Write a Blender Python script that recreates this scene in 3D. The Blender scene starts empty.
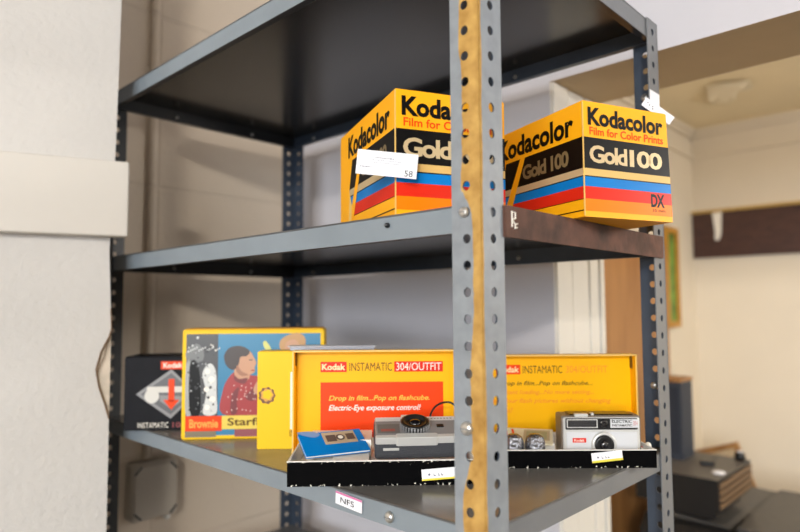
import bpy, math, random
from mathutils import Vector, Matrix
random.seed(7)
PI = math.pi
SC = bpy.context.scene
COL = SC.collection
EYE = 1.6                                   # height of the viewer's eye above the floor
# ------------------------------------------------------------------ materials
def S(c):
    return tuple(((v/255)/12.92 if v/255 <= .04045 else ((v/255+.055)/1.055)**2.4) for v in c)
MATS = {}
def mat(name, rgb, rough=.5, metal=0., var=0., vscale=8., bump=0., bscale=60., emit=None, spec=.5, coat=0.):
    if name in MATS: return MATS[name]
    m = bpy.data.materials.new(name); m.use_nodes = True
    n = m.node_tree.nodes; l = m.node_tree.links
    b = n['Principled BSDF']; c = S(rgb)
    b.inputs['Base Color'].default_value = (*c, 1); b.inputs['Roughness'].default_value = rough
    b.inputs['Metallic'].default_value = metal
    b.inputs['Specular IOR Level'].default_value = spec
    b.inputs['Coat Weight'].default_value = coat
    tc = n.new('ShaderNodeTexCoord')
    if var:
        t = n.new('ShaderNodeTexNoise'); t.inputs['Scale'].default_value = vscale; t.inputs['Detail'].default_value = 5
        l.new(tc.outputs['Object'], t.inputs['Vector'])
        r = n.new('ShaderNodeMapRange'); r.inputs['From Min'].default_value = .3; r.inputs['From Max'].default_value = .7
        r.inputs['To Min'].default_value = 1-var; r.inputs['To Max'].default_value = 1+var
        l.new(t.outputs['Fac'], r.inputs['Value'])
        mx = n.new('ShaderNodeVectorMath'); mx.operation = 'SCALE'; mx.inputs[0].default_value = c
        l.new(r.outputs['Result'], mx.inputs['Scale']); l.new(mx.outputs['Vector'], b.inputs['Base Color'])
    if bump:
        t = n.new('ShaderNodeTexNoise'); t.inputs['Scale'].default_value = bscale; t.inputs['Detail'].default_value = 4
        l.new(tc.outputs['Object'], t.inputs['Vector'])
        bp = n.new('ShaderNodeBump'); bp.inputs['Strength'].default_value = bump; bp.inputs['Distance'].default_value = .003
        l.new(t.outputs['Fac'], bp.inputs['Height']); l.new(bp.outputs['Normal'], b.inputs['Normal'])
    if emit:
        b.inputs['Emission Color'].default_value = (*c, 1); b.inputs['Emission Strength'].default_value = emit
    MATS[name] = m
    return m
def tree(m):
    n = m.node_tree.nodes; return n, m.node_tree.links, n['Principled BSDF']
def mathn(n, l, op, a, b=None, c=None):
    x = n.new('ShaderNodeMath'); x.operation = op
    for i, v in enumerate((a, b, c)):
        if v is None: continue
        if isinstance(v, (int, float)): x.inputs[i].default_value = v
        else: l.new(v, x.inputs[i])
    return x.outputs[0]
def mixc(n, l, f, a, b):
    x = n.new('ShaderNodeMix'); x.data_type = 'RGBA'
    l.new(f, x.inputs[0])
    for i, v in ((6, a), (7, b)):
        if isinstance(v, tuple): x.inputs[i].default_value = (*v, 1)
        else: l.new(v, x.inputs[i])
    return x.outputs[2]

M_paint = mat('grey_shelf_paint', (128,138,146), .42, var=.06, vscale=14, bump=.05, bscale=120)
M_side = mat('grey_shelf_paint_shaded', (114,116,119), .42, var=.07, vscale=14, bump=.05, bscale=120)  # same shelf paint, darkened for the faces turned from the light
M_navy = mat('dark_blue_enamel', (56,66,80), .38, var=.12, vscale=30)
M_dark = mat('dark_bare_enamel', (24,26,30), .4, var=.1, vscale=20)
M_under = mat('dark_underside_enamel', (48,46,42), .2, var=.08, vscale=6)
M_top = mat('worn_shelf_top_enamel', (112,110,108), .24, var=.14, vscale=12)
M_zinc = mat('zinc', (205,203,198), .3, metal=.85)
M_rust = mat('brown_rusted_angle', (84,54,42), .75, var=.7, vscale=26, bump=.3, bscale=90)
# post paint with old yellow-brown paint along the corner
def post_mat():
    m = mat('post_paint_with_yellow_streak', (158,162,170), .42, bump=.05, bscale=120)
    n, l, b = tree(m)
    tc = n.new('ShaderNodeTexCoord'); sp = n.new('ShaderNodeSeparateXYZ'); l.new(tc.outputs['Object'], sp.inputs[0])
    mp = n.new('ShaderNodeMapping'); mp.inputs['Scale'].default_value = (30,30,9); l.new(tc.outputs['Object'], mp.inputs[0])
    t = n.new('ShaderNodeTexNoise'); t.inputs['Scale'].default_value = 1.; t.inputs['Detail'].default_value = 6; l.new(mp.outputs[0], t.inputs['Vector'])
    # streak width in metres as a function of the height
    z = sp.outputs['Z']
    w1 = n.new('ShaderNodeValToRGB'); w1.color_ramp.interpolation = 'LINEAR'
    l.new(mathn(n, l, 'MULTIPLY_ADD', z, 1/.9, -(EYE-.45)/.9), w1.inputs[0])   # 0 at z=eye-.45, 1 at eye+.45
    el = w1.color_ramp.elements
    pts = [(0,.8),(.30,.76),(.35,.42),(.45,.38),(.58,.34),(.605,.42),(.63,.68),(.78,.68),(.88,.55),(1,.55)]
    el[0].position = 0; el[0].color = (.8,.8,.8,1); el[1].position = 1; el[1].color = (.55,)*3+(1,)
    for a, v in pts[1:-1]:
        e = el.new(a); e.color = (v, v, v, 1)
    wid = mathn(n, l, 'MULTIPLY', w1.outputs[0], .036)
    nz = mathn(n, l, 'MULTIPLY_ADD', t.outputs['Fac'], .022, -.011)
    lim = mathn(n, l, 'ADD', wid, nz)
    inner = mathn(n, l, 'LESS_THAN', sp.outputs['Y'], lim)
    xs = mathn(n, l, 'LESS_THAN', sp.outputs['X'], mathn(n, l, 'MULTIPLY_ADD', t.outputs['Fac'], .012, -.0035))
    f = mathn(n, l, 'MULTIPLY', inner, xs)
    t2 = n.new('ShaderNodeTexNoise'); t2.inputs['Scale'].default_value = 60; t2.inputs['Detail'].default_value = 6; l.new(tc.outputs['Object'], t2.inputs['Vector'])
    r2 = n.new('ShaderNodeValToRGB'); l.new(t2.outputs['Fac'], r2.inputs[0])
    r2.color_ramp.elements[0].position = .3; r2.color_ramp.elements[0].color = (*S((160,118,52)), 1)
    r2.color_ramp.elements[1].position = .7; r2.color_ramp.elements[1].color = (*S((200,160,88)), 1)
    g = n.new('ShaderNodeValToRGB'); l.new(t2.outputs['Fac'], g.inputs[0])
    g.color_ramp.elements[0].position = .25; g.color_ramp.elements[0].color = (*S((124,130,136)), 1)
    g.color_ramp.elements[1].position = .75; g.color_ramp.elements[1].color = (*S((144,150,156)), 1)
    l.new(mixc(n, l, f, g.outputs[0], r2.outputs[0]), b.inputs['Base Color'])
    return m
M_post = post_mat()
def wall_mat(name, rgb, blocks=False, bump=.25, sx=.41, sz=.203, ox=0., oz=0.):
    m = mat(name, rgb, .75)
    n, l, b = tree(m)
    tc = n.new('ShaderNodeTexCoord')
    t = n.new('ShaderNodeTexNoise'); t.inputs['Scale'].default_value = 90; t.inputs['Detail'].default_value = 4; l.new(tc.outputs['Object'], t.inputs['Vector'])
    t2 = n.new('ShaderNodeTexNoise'); t2.inputs['Scale'].default_value = 3; t2.inputs['Detail'].default_value = 5; l.new(tc.outputs['Object'], t2.inputs['Vector'])
    h = mathn(n, l, 'MULTIPLY', t.outputs['Fac'], .35)
    c = mathn(n, l, 'MULTIPLY_ADD', t2.outputs['Fac'], .16, .92)
    if blocks:
        sp = n.new('ShaderNodeSeparateXYZ'); l.new(tc.outputs['Object'], sp.inputs[0])
        def joint(o, s, off, w):
            f = mathn(n, l, 'FRACT', mathn(n, l, 'MULTIPLY_ADD', o, 1/s, -off/s+10.5))
            d = mathn(n, l, 'ABSOLUTE', mathn(n, l, 'SUBTRACT', f, .5))
            mr = n.new('ShaderNodeMapRange'); mr.interpolation_type = 'SMOOTHSTEP'
            l.new(d, mr.inputs['Value']); mr.inputs['From Min'].default_value = 0; mr.inputs['From Max'].default_value = w/s
            return mr.outputs[0]
        j = mathn(n, l, 'MINIMUM', joint(sp.outputs['Z'], sz, oz, .007), joint(sp.outputs['X'], sx, ox, .007))
        h = mathn(n, l, 'ADD', h, mathn(n, l, 'MULTIPLY', j, .6))
        c = mathn(n, l, 'MULTIPLY', c, mathn(n, l, 'MULTIPLY_ADD', j, .04, .96))
    v = n.new('ShaderNodeVectorMath'); v.operation = 'SCALE'; v.inputs[0].default_value = S(rgb); l.new(c, v.inputs['Scale'])
    l.new(v.outputs[0], b.inputs['Base Color'])
    bp = n.new('ShaderNodeBump'); bp.inputs['Strength'].default_value = bump; bp.inputs['Distance'].default_value = .006
    l.new(h, bp.inputs['Height']); l.new(bp.outputs['Normal'], b.inputs['Normal'])
    return m
M_pillar = wall_mat('white_rough_plaster', (204,200,195), bump=.9)
M_block = wall_mat('cream_painted_block', (218,202,182), True, .5, ox=.155, oz=EYE+.279)
M_white = wall_mat('white_wall_paint', (206,204,210), bump=.12)
M_cream = wall_mat('yellowish_cream_wall_paint', (228,216,196), bump=.1)
M_trim = mat('cream_trim_paint', (226,219,205), .5, bump=.05)
M_casing = mat('white_casing_paint', (222,218,210), .5, bump=.08)
M_soffit = mat('tan_soffit_shade', (196,172,136), .7, var=.05)  # header underside; its shade is put into the tan colour
def wood_mat(name, c1, c2, s=(3,30,30), rough=.45):
    m = mat(name, c1, rough); n, l, b = tree(m)
    tc = n.new('ShaderNodeTexCoord'); mp = n.new('ShaderNodeMapping'); mp.inputs['Scale'].default_value = s; l.new(tc.outputs['Object'], mp.inputs[0])
    t = n.new('ShaderNodeTexNoise'); t.inputs['Scale'].default_value = 1; t.inputs['Detail'].default_value = 8; t.inputs['Distortion'].default_value = 1.2; l.new(mp.outputs[0], t.inputs['Vector'])
    r = n.new('ShaderNodeValToRGB'); l.new(t.outputs['Fac'], r.inputs[0])
    r.color_ramp.elements[0].position = .3; r.color_ramp.elements[0].color = (*S(c1), 1)
    r.color_ramp.elements[1].position = .7; r.color_ramp.elements[1].color = (*S(c2), 1)
    l.new(r.outputs[0], b.inputs['Base Color']); return m
M_oak = wood_mat('orange_oak_veneer', (150,100,52), (182,132,78), (28,28,2))
M_frame = wood_mat('light_wood_frame', (140,96,52), (186,140,86), (20,20,20))
M_brownwood = wood_mat('dark_brown_board', (58,34,28), (80,50,40), (20,20,60))
M_floor = mat('grey_floor_tile', (96,88,80), .5, var=.08)
M_ceil = mat('ceiling_paint', (235,230,220), .8)
Y_ = mat('carton_yellow', (255,178,20), .4, var=.03, spec=.25)
YL = mat('lid_yellow', (250,186,0), .4, var=.03, spec=.2)
YE = mat('pale_box_yellow', (244,198,28), .42, var=.04, spec=.2)
YK = mat('carton_edge_yellow', (240,196,110), .45)
K_ = mat('print_black', (8,7,7), .4, spec=.2)
KB = mat('box_black', (20,20,25), .5, var=.2, vscale=30, spec=.12)
GO = mat('print_gold', (214,190,146), .3, metal=.25)
BE = mat('print_beige', (222,182,110), .35, spec=.2)
BL = mat('print_blue', (0,122,200), .3, spec=.2)
RE = mat('print_red', (222,44,24), .3, spec=.2)
OR = mat('print_orange', (255,128,10), .3, spec=.2)
RO = mat('print_orange_red', (234,70,14), .35, spec=.2)
VM = mat('print_vermilion', (240,66,0), .38, spec=.2)
OL = mat('print_faint_orange', (240,146,24), .4)
OB = mat('print_brown', (96,66,20), .45, spec=.2)
WP = mat('white_card', (236,234,228), .6, var=.03, vscale=30)
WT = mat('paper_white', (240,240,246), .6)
WI = mat('print_white', (244,238,226), .4)
IK = mat('ink_grey', (96,96,112), .6)
LY = mat('tag_yellow_edge', (232,214,70), .5)
LP = mat('tag_pink_edge', (214,120,170), .5)
SI = mat('brushed_silver', (214,214,212), .32, metal=.35)
SW = mat('pale_silver_plate', (220,222,226), .35, metal=.25)
LE = mat('charcoal_leatherette', (62,64,70), .55, bump=.5, bscale=500)
LG = mat('grey_camera_face', (142,142,144), .35, metal=.2)
BK = mat('black_plastic', (20,20,22), .3)
GLS = mat('dark_lens_glass', (14,14,20), .05, coat=1)
# ------------------------------------------------------------------ mesh builder
class MB:
    def __init__(s): s.v=[]; s.f=[]; s.m=[]; s.sm=[]; s.mats=[]
    def mi(s, m):
        if m not in s.mats: s.mats.append(m)
        return s.mats.index(m)
    def add(s, vs, fs, m, smooth=False):
        o = len(s.v); s.v += [tuple(x) for x in vs]; k = s.mi(m)
        for f in fs: s.f.append([o+i for i in f]); s.m.append(k); s.sm.append(smooth)
    def box(s, a, b, m, fm=None, X=None):
        x0,y0,z0 = a; x1,y1,z1 = b
        vs = [(x0,y0,z0),(x1,y0,z0),(x1,y1,z0),(x0,y1,z0),(x0,y0,z1),(x1,y0,z1),(x1,y1,z1),(x0,y1,z1)]
        if X: vs = [X @ Vector(v) for v in vs]
        F = {'bottom':(0,3,2,1),'top':(4,5,6,7),'front':(0,1,5,4),'right':(1,2,6,5),'back':(2,3,7,6),'left':(3,0,4,7)}
        for k, f in F.items(): s.add([vs[i] for i in f], [(0,1,2,3)], (fm or {}).get(k, m))
    def rbox(s, a, b, m, r=.003, X=None, seg=3):
        # box with rounded edges: rounded-rectangle outline in x-z, softened front and back
        x0,y0,z0 = a; x1,y1,z1 = b
        def ring(y, ins, rr):
            P = []
            for cx, cz, a0 in ((x1-rr-ins, z1-rr-ins, 0), (x0+rr+ins, z1-rr-ins, PI/2), (x0+rr+ins, z0+rr+ins, PI), (x1-rr-ins, z0+rr+ins, 1.5*PI)):
                for i in range(seg+1):
                    t = a0+PI/2*i/seg; P.append(Vector((cx+rr*math.cos(t), y, cz+rr*math.sin(t))))
            return P
        c = r*.35
        R = [ring(y0, c, r), ring(y0+c, 0, r), ring(y1-c, 0, r), ring(y1, c, r)]
        n = len(R[0]); vs = [p for q in R for p in q]
        if X: vs = [X @ p for p in vs]
        fs = [tuple(range(n)), tuple(3*n+i for i in reversed(range(n)))]
        for k in range(3):
            for i in range(n): fs.append((k*n+i, (k+1)*n+i, (k+1)*n+(i+1)%n, k*n+(i+1)%n))
        s.add(vs, fs, m)
    def prism(s, pts, e, m, X=None):
        # pts: closed planar outline (3D), extruded by vector e
        e = Vector(e); P = [Vector(p) for p in pts]; n = len(P)
        vs = P+[p+e for p in P]
        if X: vs = [X @ p for p in vs]
        s.add(vs, [tuple(range(n)), tuple(n+i for i in reversed(range(n)))]+[(i, i+n, (i+1)%n+n, (i+1)%n) for i in range(n)], m)
    def lathe(s, prof, m, X=None, n=28, smooth=True):
        # prof: list of (radius, height) about local z
        vs = []; fs = []
        for r, h in prof:
            for i in range(n): t = 2*PI*i/n; vs.append(Vector((r*math.cos(t), r*math.sin(t), h)))
        for k in range(len(prof)-1):
            for i in range(n): fs.append((k*n+i, k*n+(i+1)%n, (k+1)*n+(i+1)%n, (k+1)*n+i))
        fs.append(tuple(reversed(range(n)))); fs.append(tuple((len(prof)-1)*n+i for i in range(n)))
        if X: vs = [X @ v for v in vs]
        s.add(vs, fs, m, smooth)
    def tube(s, path, r, m, n=8):
        P = [Vector(p) for p in path]; vs = []; fs = []
        for i, p in enumerate(P):
            d = (P[min(i+1, len(P)-1)]-P[max(i-1, 0)]).normalized()
            a = d.orthogonal().normalized() if i == 0 else (a0 - d*a0.dot(d)).normalized()
            a0 = a; b = d.cross(a)
            for k in range(n): t = 2*PI*k/n; vs.append(p+a*r*math.cos(t)+b*r*math.sin(t))
        for i in range(len(P)-1):
            for k in range(n): fs.append((i*n+k, i*n+(k+1)%n, (i+1)*n+(k+1)%n, (i+1)*n+k))
        fs.append(tuple(range(n))); fs.append(tuple((len(P)-1)*n+k for k in range(n)))
        s.add(vs, fs, m, True)
    def build(s, name, parent=None, loc=None, rot=None, bevel=0, label=None):
        me = bpy.data.meshes.new(name); me.from_pydata(s.v, [], s.f)
        for m in s.mats: me.materials.append(m)
        me.polygons.foreach_set('material_index', s.m); me.polygons.foreach_set('use_smooth', s.sm)
        me.update()
        o = bpy.data.objects.new(name, me); COL.objects.link(o)
        if parent: o.parent = parent
        if loc: o.location = loc
        if rot: o.rotation_euler = rot
        if bevel:
            w = o.modifiers.new('bevel', 'BEVEL'); w.width = bevel; w.segments = 2; w.limit_method = 'ANGLE'; w.angle_limit = .8
        if label: o['label'] = label
        return o
# a printed face: origin o, u to the right, v up, n outwards
class Face:
    def __init__(s, mb, o, u, v): s.mb=mb; s.o=Vector(o); s.u=Vector(u).normalized(); s.v=Vector(v).normalized(); s.n=s.u.cross(s.v)
    def pt(s, a, b, h): return s.o+s.u*a+s.v*b+s.n*h
    def poly(s, P, m, h=.0003): s.mb.add([s.pt(a, b, h) for a, b in P], [tuple(range(len(P)))], m)
    def rect(s, a0, b0, a1, b1, m, h=.0003): s.poly([(a0,b0),(a1,b0),(a1,b1),(a0,b1)], m, h)
    def disc(s, a, b, r, m, h=.0004, n=24, ry=None, wob=0, k=9):
        ry = ry or r
        s.poly([(a+r*(1+wob*math.cos(k*2*PI*i/n))*math.cos(2*PI*i/n), b+ry*(1+wob*math.cos(k*2*PI*i/n))*math.sin(2*PI*i/n)) for i in range(n)], m, h)
    def blob(s, P, m, h=.0004):             # smooth closed outline through points
        n = len(P); Q = []
        for i in range(n):
            p0, p1, p2, p3 = P[i-1], P[i], P[(i+1)%n], P[(i+2)%n]
            for t in (0, .25, .5, .75):
                Q.append(tuple(.5*((2*p1[k])+(-p0[k]+p2[k])*t+(2*p0[k]-5*p1[k]+4*p2[k]-p3[k])*t*t+(-p0[k]+3*p1[k]-3*p2[k]+p3[k])*t**3) for k in (0,1)))
        s.poly(Q, m, h)
    def text(s, txt, a0, b0, a1, b1, m, h=.0005, bold=0, shear=0, space=1.):
        cu = bpy.data.curves.new('t', 'FONT'); cu.body = txt; cu.offset = bold; cu.shear = shear; cu.space_character = space
        cu.resolution_u = 3; cu.fill_mode = 'FRONT'
        ob = bpy.data.objects.new('t', cu); COL.objects.link(ob)
        dg = bpy.context.evaluated_depsgraph_get(); ev = ob.evaluated_get(dg); me = ev.to_mesh()
        V = [v.co.copy() for v in me.vertices]; F = [tuple(p.vertices) for p in me.polygons]
        ev.to_mesh_clear(); bpy.data.objects.remove(ob); bpy.data.curves.remove(cu)
        if not V: return
        x0 = min(v.x for v in V); x1 = max(v.x for v in V); y0 = min(v.y for v in V); y1 = max(v.y for v in V)
        sx = (a1-a0)/(x1-x0); sy = (b1-b0)/(y1-y0)
        s.mb.add([s.pt(a0+(v.x-x0)*sx, b0+(v.y-y0)*sy, h) for v in V], F, m)
def empty(name, loc, rz, label, cat, group=None, rx=0):
    o = bpy.data.objects.new(name, None); COL.objects.link(o); o.empty_display_size = .05
    o.location = loc; o.rotation_euler = (rx, 0, rz); tag(o, label, cat, group); return o
def tag(o, label, cat, group=None, kind=None):
    o['label'] = label; o['category'] = cat
    if group: o['group'] = group
    if kind: o['kind'] = kind
    return o
def struct(o): o['kind'] = 'structure'; return o
YAW = .7598                                   # the open boxes and cameras are turned this way on the shelf
CX, CY = -.4854, -.3521
def spot(a, b, z=0):                          # floor plan turned with the boxes: a along their fronts, b away from them
    return Vector((CX+math.sin(YAW)*a+math.cos(YAW)*b, CY-math.cos(YAW)*a+math.sin(YAW)*b, EYE+z))
RZ = YAW-PI/2
# ------------------------------------------------------------------ shelving unit
W, D, FL = .912, .457, .0370
unit = empty('metal_shelving_unit', (0,0,0), 0, 'grey steel shelving unit with perforated corner posts holding all the boxes', 'shelf unit')
def flange(mb, o, u, v, width, z0, z1, pitch, phase, m_out, m_in, th=.0018, hr=.0046):
    # perforated strip: o origin, u across, v = outward normal; grid of cells each with a round hole
    o = Vector(o); u = Vector(u); nn = Vector(v); zz = Vector((0,0,1)); N = 16
    k0 = math.ceil((z0-phase)/pitch+.5); zc = []; k = k0
    while phase+pitch*(k+.5) <= z1: zc.append(phase+pitch*k); k += 1
    P = lambda a, z, h: o+u*a+zz*z+nn*h
    def quad(a0, a1, za, zb):
        for h, mm in ((0, m_out), (-th, m_in)): mb.add([P(a0,za,h), P(a1,za,h), P(a1,zb,h), P(a0,zb,h)], [(0,1,2,3)], mm)
    c = width*.5; hp = pitch/2
    if zc[0]-hp > z0: quad(0, width, z0, zc[0]-hp)
    if zc[-1]+hp < z1: quad(0, width, zc[-1]+hp, z1)
    for z in zc:
        out = []
        for i in range(N):
            t = 2*PI*i/N; dx, dz = math.cos(t), math.sin(t); s = min(c/abs(dx) if abs(dx) > 1e-6 else 1e9, hp/abs(dz) if abs(dz) > 1e-6 else 1e9)
            out.append((c+dx*s, z+dz*s))
        # corners of the cell are separate so that the rectangle closes
        cor = [(width, z+hp), (0, z+hp), (0, z-hp), (width, z-hp)]
        cin = [(c+hr*math.cos(2*PI*i/N), z+hr*1.05*math.sin(2*PI*i/N)) for i in range(N)]
        for h, mm in ((0, m_out), (-th, m_in)):
            vs = [P(a,b,h) for a,b in out]+[P(a,b,h) for a,b in cin]+[P(a,b,h) for a,b in cor]
            fs = []
            for i in range(N):
                j = (i+1)%N
                fs.append((i, j, N+j, N+i))
            for q in range(4):
                tc = math.atan2(cor[q][1]-z, cor[q][0]-c)%(2*PI)
                i = int(tc/(2*PI/N)); j = (i+1)%N
                fs.append((i, 2*N+q, j))
            mb.add(vs, fs, mm)
        vs = [P(a,b,0) for a,b in cin]+[P(a,b,-th) for a,b in cin]
        mb.add(vs, [(i, (i+1)%N, N+(i+1)%N, N+i) for i in range(N)], m_in)
    for a in (0, width): mb.add([P(a,z0,0), P(a,z1,0), P(a,z1,-th), P(a,z0,-th)], [(0,1,2,3)], m_out)
    for z in (z0, z1): mb.add([P(0,z,0), P(width,z,0), P(width,z,-th), P(0,z,-th)], [(0,1,2,3)], m_out)
ZT = EYE+.4305
def post(loc, dx, dy, mo_y, mo_x, mi, pitch, phase):
    mb = MB()
    # flange along x (faces y) and flange along y (faces x); outward = away from the unit
    flange(mb, (0,0,0), (dx,0,0), (0,-dy,0), FL, 0, ZT, pitch, phase, mo_y, mi)
    flange(mb, (0,0,0), (0,dy,0), (-dx,0,0), FL, 0, ZT, pitch, phase, mo_x, mi)
    mb.tube([(dx*.0006, dy*.0006, 0), (dx*.0006, dy*.0006, ZT)], .0012, mo_y)
    return mb.build('post', unit, loc)
e = .0022
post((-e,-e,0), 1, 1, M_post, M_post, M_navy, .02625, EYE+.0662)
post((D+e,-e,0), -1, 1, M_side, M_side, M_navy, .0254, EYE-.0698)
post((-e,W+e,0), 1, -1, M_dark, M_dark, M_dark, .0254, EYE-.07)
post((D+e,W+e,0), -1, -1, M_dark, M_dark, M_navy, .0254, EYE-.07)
LIP = {0:(.4296,.0275), 1:(.1008,.0275), 2:(-.2114,.0245), 3:(-.5297,.0275)}
def shelf(z, h):
    mb = MB(); t = .0012; zt = EYE+z; zb = zt-h; g = .0005
    a0,a1,b0,b1 = g, D-g, g, W-g
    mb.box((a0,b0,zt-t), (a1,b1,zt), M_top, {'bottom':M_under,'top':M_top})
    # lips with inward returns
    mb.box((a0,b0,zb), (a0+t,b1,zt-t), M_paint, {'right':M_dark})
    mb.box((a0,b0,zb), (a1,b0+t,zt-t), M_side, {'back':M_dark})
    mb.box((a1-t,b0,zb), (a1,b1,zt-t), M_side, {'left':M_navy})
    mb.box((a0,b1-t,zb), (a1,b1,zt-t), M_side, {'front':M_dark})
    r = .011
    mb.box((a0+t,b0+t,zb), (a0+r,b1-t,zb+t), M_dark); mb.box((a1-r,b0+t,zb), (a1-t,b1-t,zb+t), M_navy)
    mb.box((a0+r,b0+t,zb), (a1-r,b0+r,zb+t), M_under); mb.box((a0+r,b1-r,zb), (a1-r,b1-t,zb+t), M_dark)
    # rolled edge along the top of the lip
    for A, B in (((a0+.0006,b0,zt-.0008),(a0+.0006,b1,zt-.0008)), ((a0,b0+.0006,zt-.0008),(a1,b0+.0006,zt-.0008))): mb.tube([A,B], .0013, M_side)
    return mb.build('shelf', unit)
for k, (z, h) in LIP.items(): shelf(z, h)
def bolt(p, d, r=.0055, parent=None, m=None):
    X = Matrix.Translation(Vector(p)) @ Vector(d).to_track_quat('Z','Y').to_matrix().to_4x4()
    mb = MB(); mb.lathe([(r,0),(r,.0012),(r*.93,.0026),(r*.7,.0038),(r*.35,.0046)], m or M_zinc, X, 20)
    mb.box((-r*.8,-.0005,.0040), (r*.8,.0005,.0049), M_side, X=X)
    return mb.build('bolt', unit)
bolt((-e-.0002, .0186, EYE+.0925), (-1,0,0)); bolt((-e-.0002, .0186, EYE-.1175), (-1,0,0), .0068)
bolt((-.0002, .1259, EYE-.2253), (-1,0,0), .0062)
bolt((-.0002, .1269, EYE+.0900), (-1,0,0), .003, m=M_dark)
bolt((-e-.0002, W-.018, EYE+.415), (-1,0,0))
bolt((D-.0002, .018, EYE-.120), (-1,0,0), .0055); bolt((D-.0002, .0183, EYE+.320), (-1,0,0), .006)
# zinc bolt heads added for the lit wall seen through the lip holes
for z in (.4296-.012, .1008-.012):
    for x in (.14, .33): bolt((x, W-.0019, EYE+z-.004), (0,-1,0), .0036, m=M_zinc)
    for y in (.83, .25): bolt((D-.0019, y, EYE+z-.004), (-1,0,0), .0036, m=M_zinc)
# brown rusted bar bolted across the right side of the middle shelf
mb = MB(); zt = EYE+.1008
mb.box((FL-.004,-.0060,zt-.0315), (D-.011,-.0012,zt+.0005), M_rust); mb.box((FL-.004,-.0012,zt+.0001), (D-.011,.012,zt+.0007), M_rust)
bar = mb.build('side_rail', unit, bevel=.0002, label='rough brown rusted rail across the side of the middle shelf')
mb = MB(); F = Face(mb, (FL+.006,-.0062,zt-.021), (1,0,0), (0,0,1))
for q in ([(0,0),(0,.016),(.006,.015),(.006,.009),(.001,.008)], [(.001,.007),(.006,.003),(.005,-.001),(.009,0)], [(.006,.003),(.010,.004)]):
    mb.tube([F.pt(a, b, .0004) for a, b in q], .0009, WI, 6)
mb.build('paint_mark', bar)
mb = MB(); mb.box((D-.0345,-e-.0006,EYE+.300), (D+.0015,-e-.0001,EYE+.320), WT); mb.build('white_patch', unit)  # thin white patch on the outer flange of the right post
# ------------------------------------------------------------------ Kodacolor cartons
def kodacolor(loc, rz, w, L, H, label, flare=0.):
    root = empty('film_carton', loc, rz, label, 'box', 'yellow film cartons on the middle shelf')
    mb = MB()
    g = flare
    vs = [(0,0,0),(w+g,0,0),(w+g,L,0),(0,L,0),(0,0,H),(w,0,H),(w,L,H),(0,L,H)]
    for f in ((3,2,1,0),(4,5,6,7),(0,1,5,4),(1,2,6,5),(2,3,7,6),(3,0,4,7)):
        mb.add([vs[i] for i in f], [(0,1,2,3)], Y_)
    mb.tube([(0,0,.001),(0,0,H-.001)], .0009, YK)
    fr = Face(mb, (0,0,0), (1,0,0), (0,0,1)); h = lambda f: f*H
    W0 = w
    for b0, b1, m in ((.05,.155,OR),(.155,.262,RE),(.262,.345,BL),(.355,.418,BE),(.418,.690,K_),(.345,.355,K_)):
        fr.poly([(0,h(b0)),(W0+g*(1-b0),h(b0)),(W0+g*(1-b1),h(b1)),(0,h(b1))], m)
    fr.text('Kodacolor', .055*w, h(.795), .95*w, h(.955), K_, bold=.038)
    fr.text('Film for Color Prints', .07*w, h(.712), .95*w, h(.783), RO, bold=.018)
    fr.text('Gold', .065*w, h(.470), .50*w, h(.625), GO, bold=.028, space=.86)
    fr.text('100', .53*w, h(.470), .93*w, h(.625), GO, bold=.028, space=.84)
    fr.text('DX', .775*w, h(.125), .945*w, h(.245), K_, bold=.04, space=.95)
    fr.text('35 mm', .79*w, h(.085), .95*w, h(.11), K_, bold=.005)
    # long side, read from the far end towards the corner
    sd = Face(mb, (0,L,0), (0,-1,0), (0,0,1)); q = lambda f: f*L
    for b0, b1, m in ((.05,.06,K_),(.155,.262,RE),(.262,.345,BL),(.355,.418,GO),(.418,.690,K_),(.345,.355,K_),(.150,.156,K_)):
        a0 = .20
        sd.poly([(q(a0+(.0 if b0 > .4 else .0)),h(b0)),(L,h(b0)),(L,h(b1)),(q(a0+(.06 if b1 > .6 else 0)),h(b1))], m)
    sd.poly([(q(.185),h(.06)),(q(.27),h(.06)),(q(.47),h(.69)),(q(.42),h(.69))], Y_, .0006)
    sd.poly([(q(.19),h(.06)),(q(.245),h(.06)),(q(.26),h(.25)),(q(.21),h(.40))], YK, .0008)
    sd.text('Kodacolor', .18*L, h(.725), .925*L, h(.930), K_, bold=.036)
    sd.text('Gold 100', .44*L, h(.47), .88*L, h(.615), mat('dull_gold_print', (132,114,78), .35, metal=.2), bold=.035, space=.86)
    mb.build('carton', root)
    # top flaps
    mb = MB(); mb.box((.001,.0005,H), (w-.001,L*.5-.0006,H+.0008), Y_); mb.box((.001,L*.5+.0006,H), (w-.001,L-.0005,H+.0008), Y_)
    mb.box((.001, L*.5-.012, H+.0008), (w-.001, L*.5+.012, H+.0011), YK)
    mb.build('top_flap', root)
    return root
zs = EYE+.1008
kodacolor((.004,.119,zs), math.radians(-25.2), .140, .222, .1432, 'yellow and black striped film carton with a white ticket, left of the front post')
kodacolor((.1676,-.023,zs+.0008), math.radians(-22.0), .1315, .209, .1345, 'yellow and black striped film carton reading DX, overhanging the rusty rail', .006)
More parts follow.
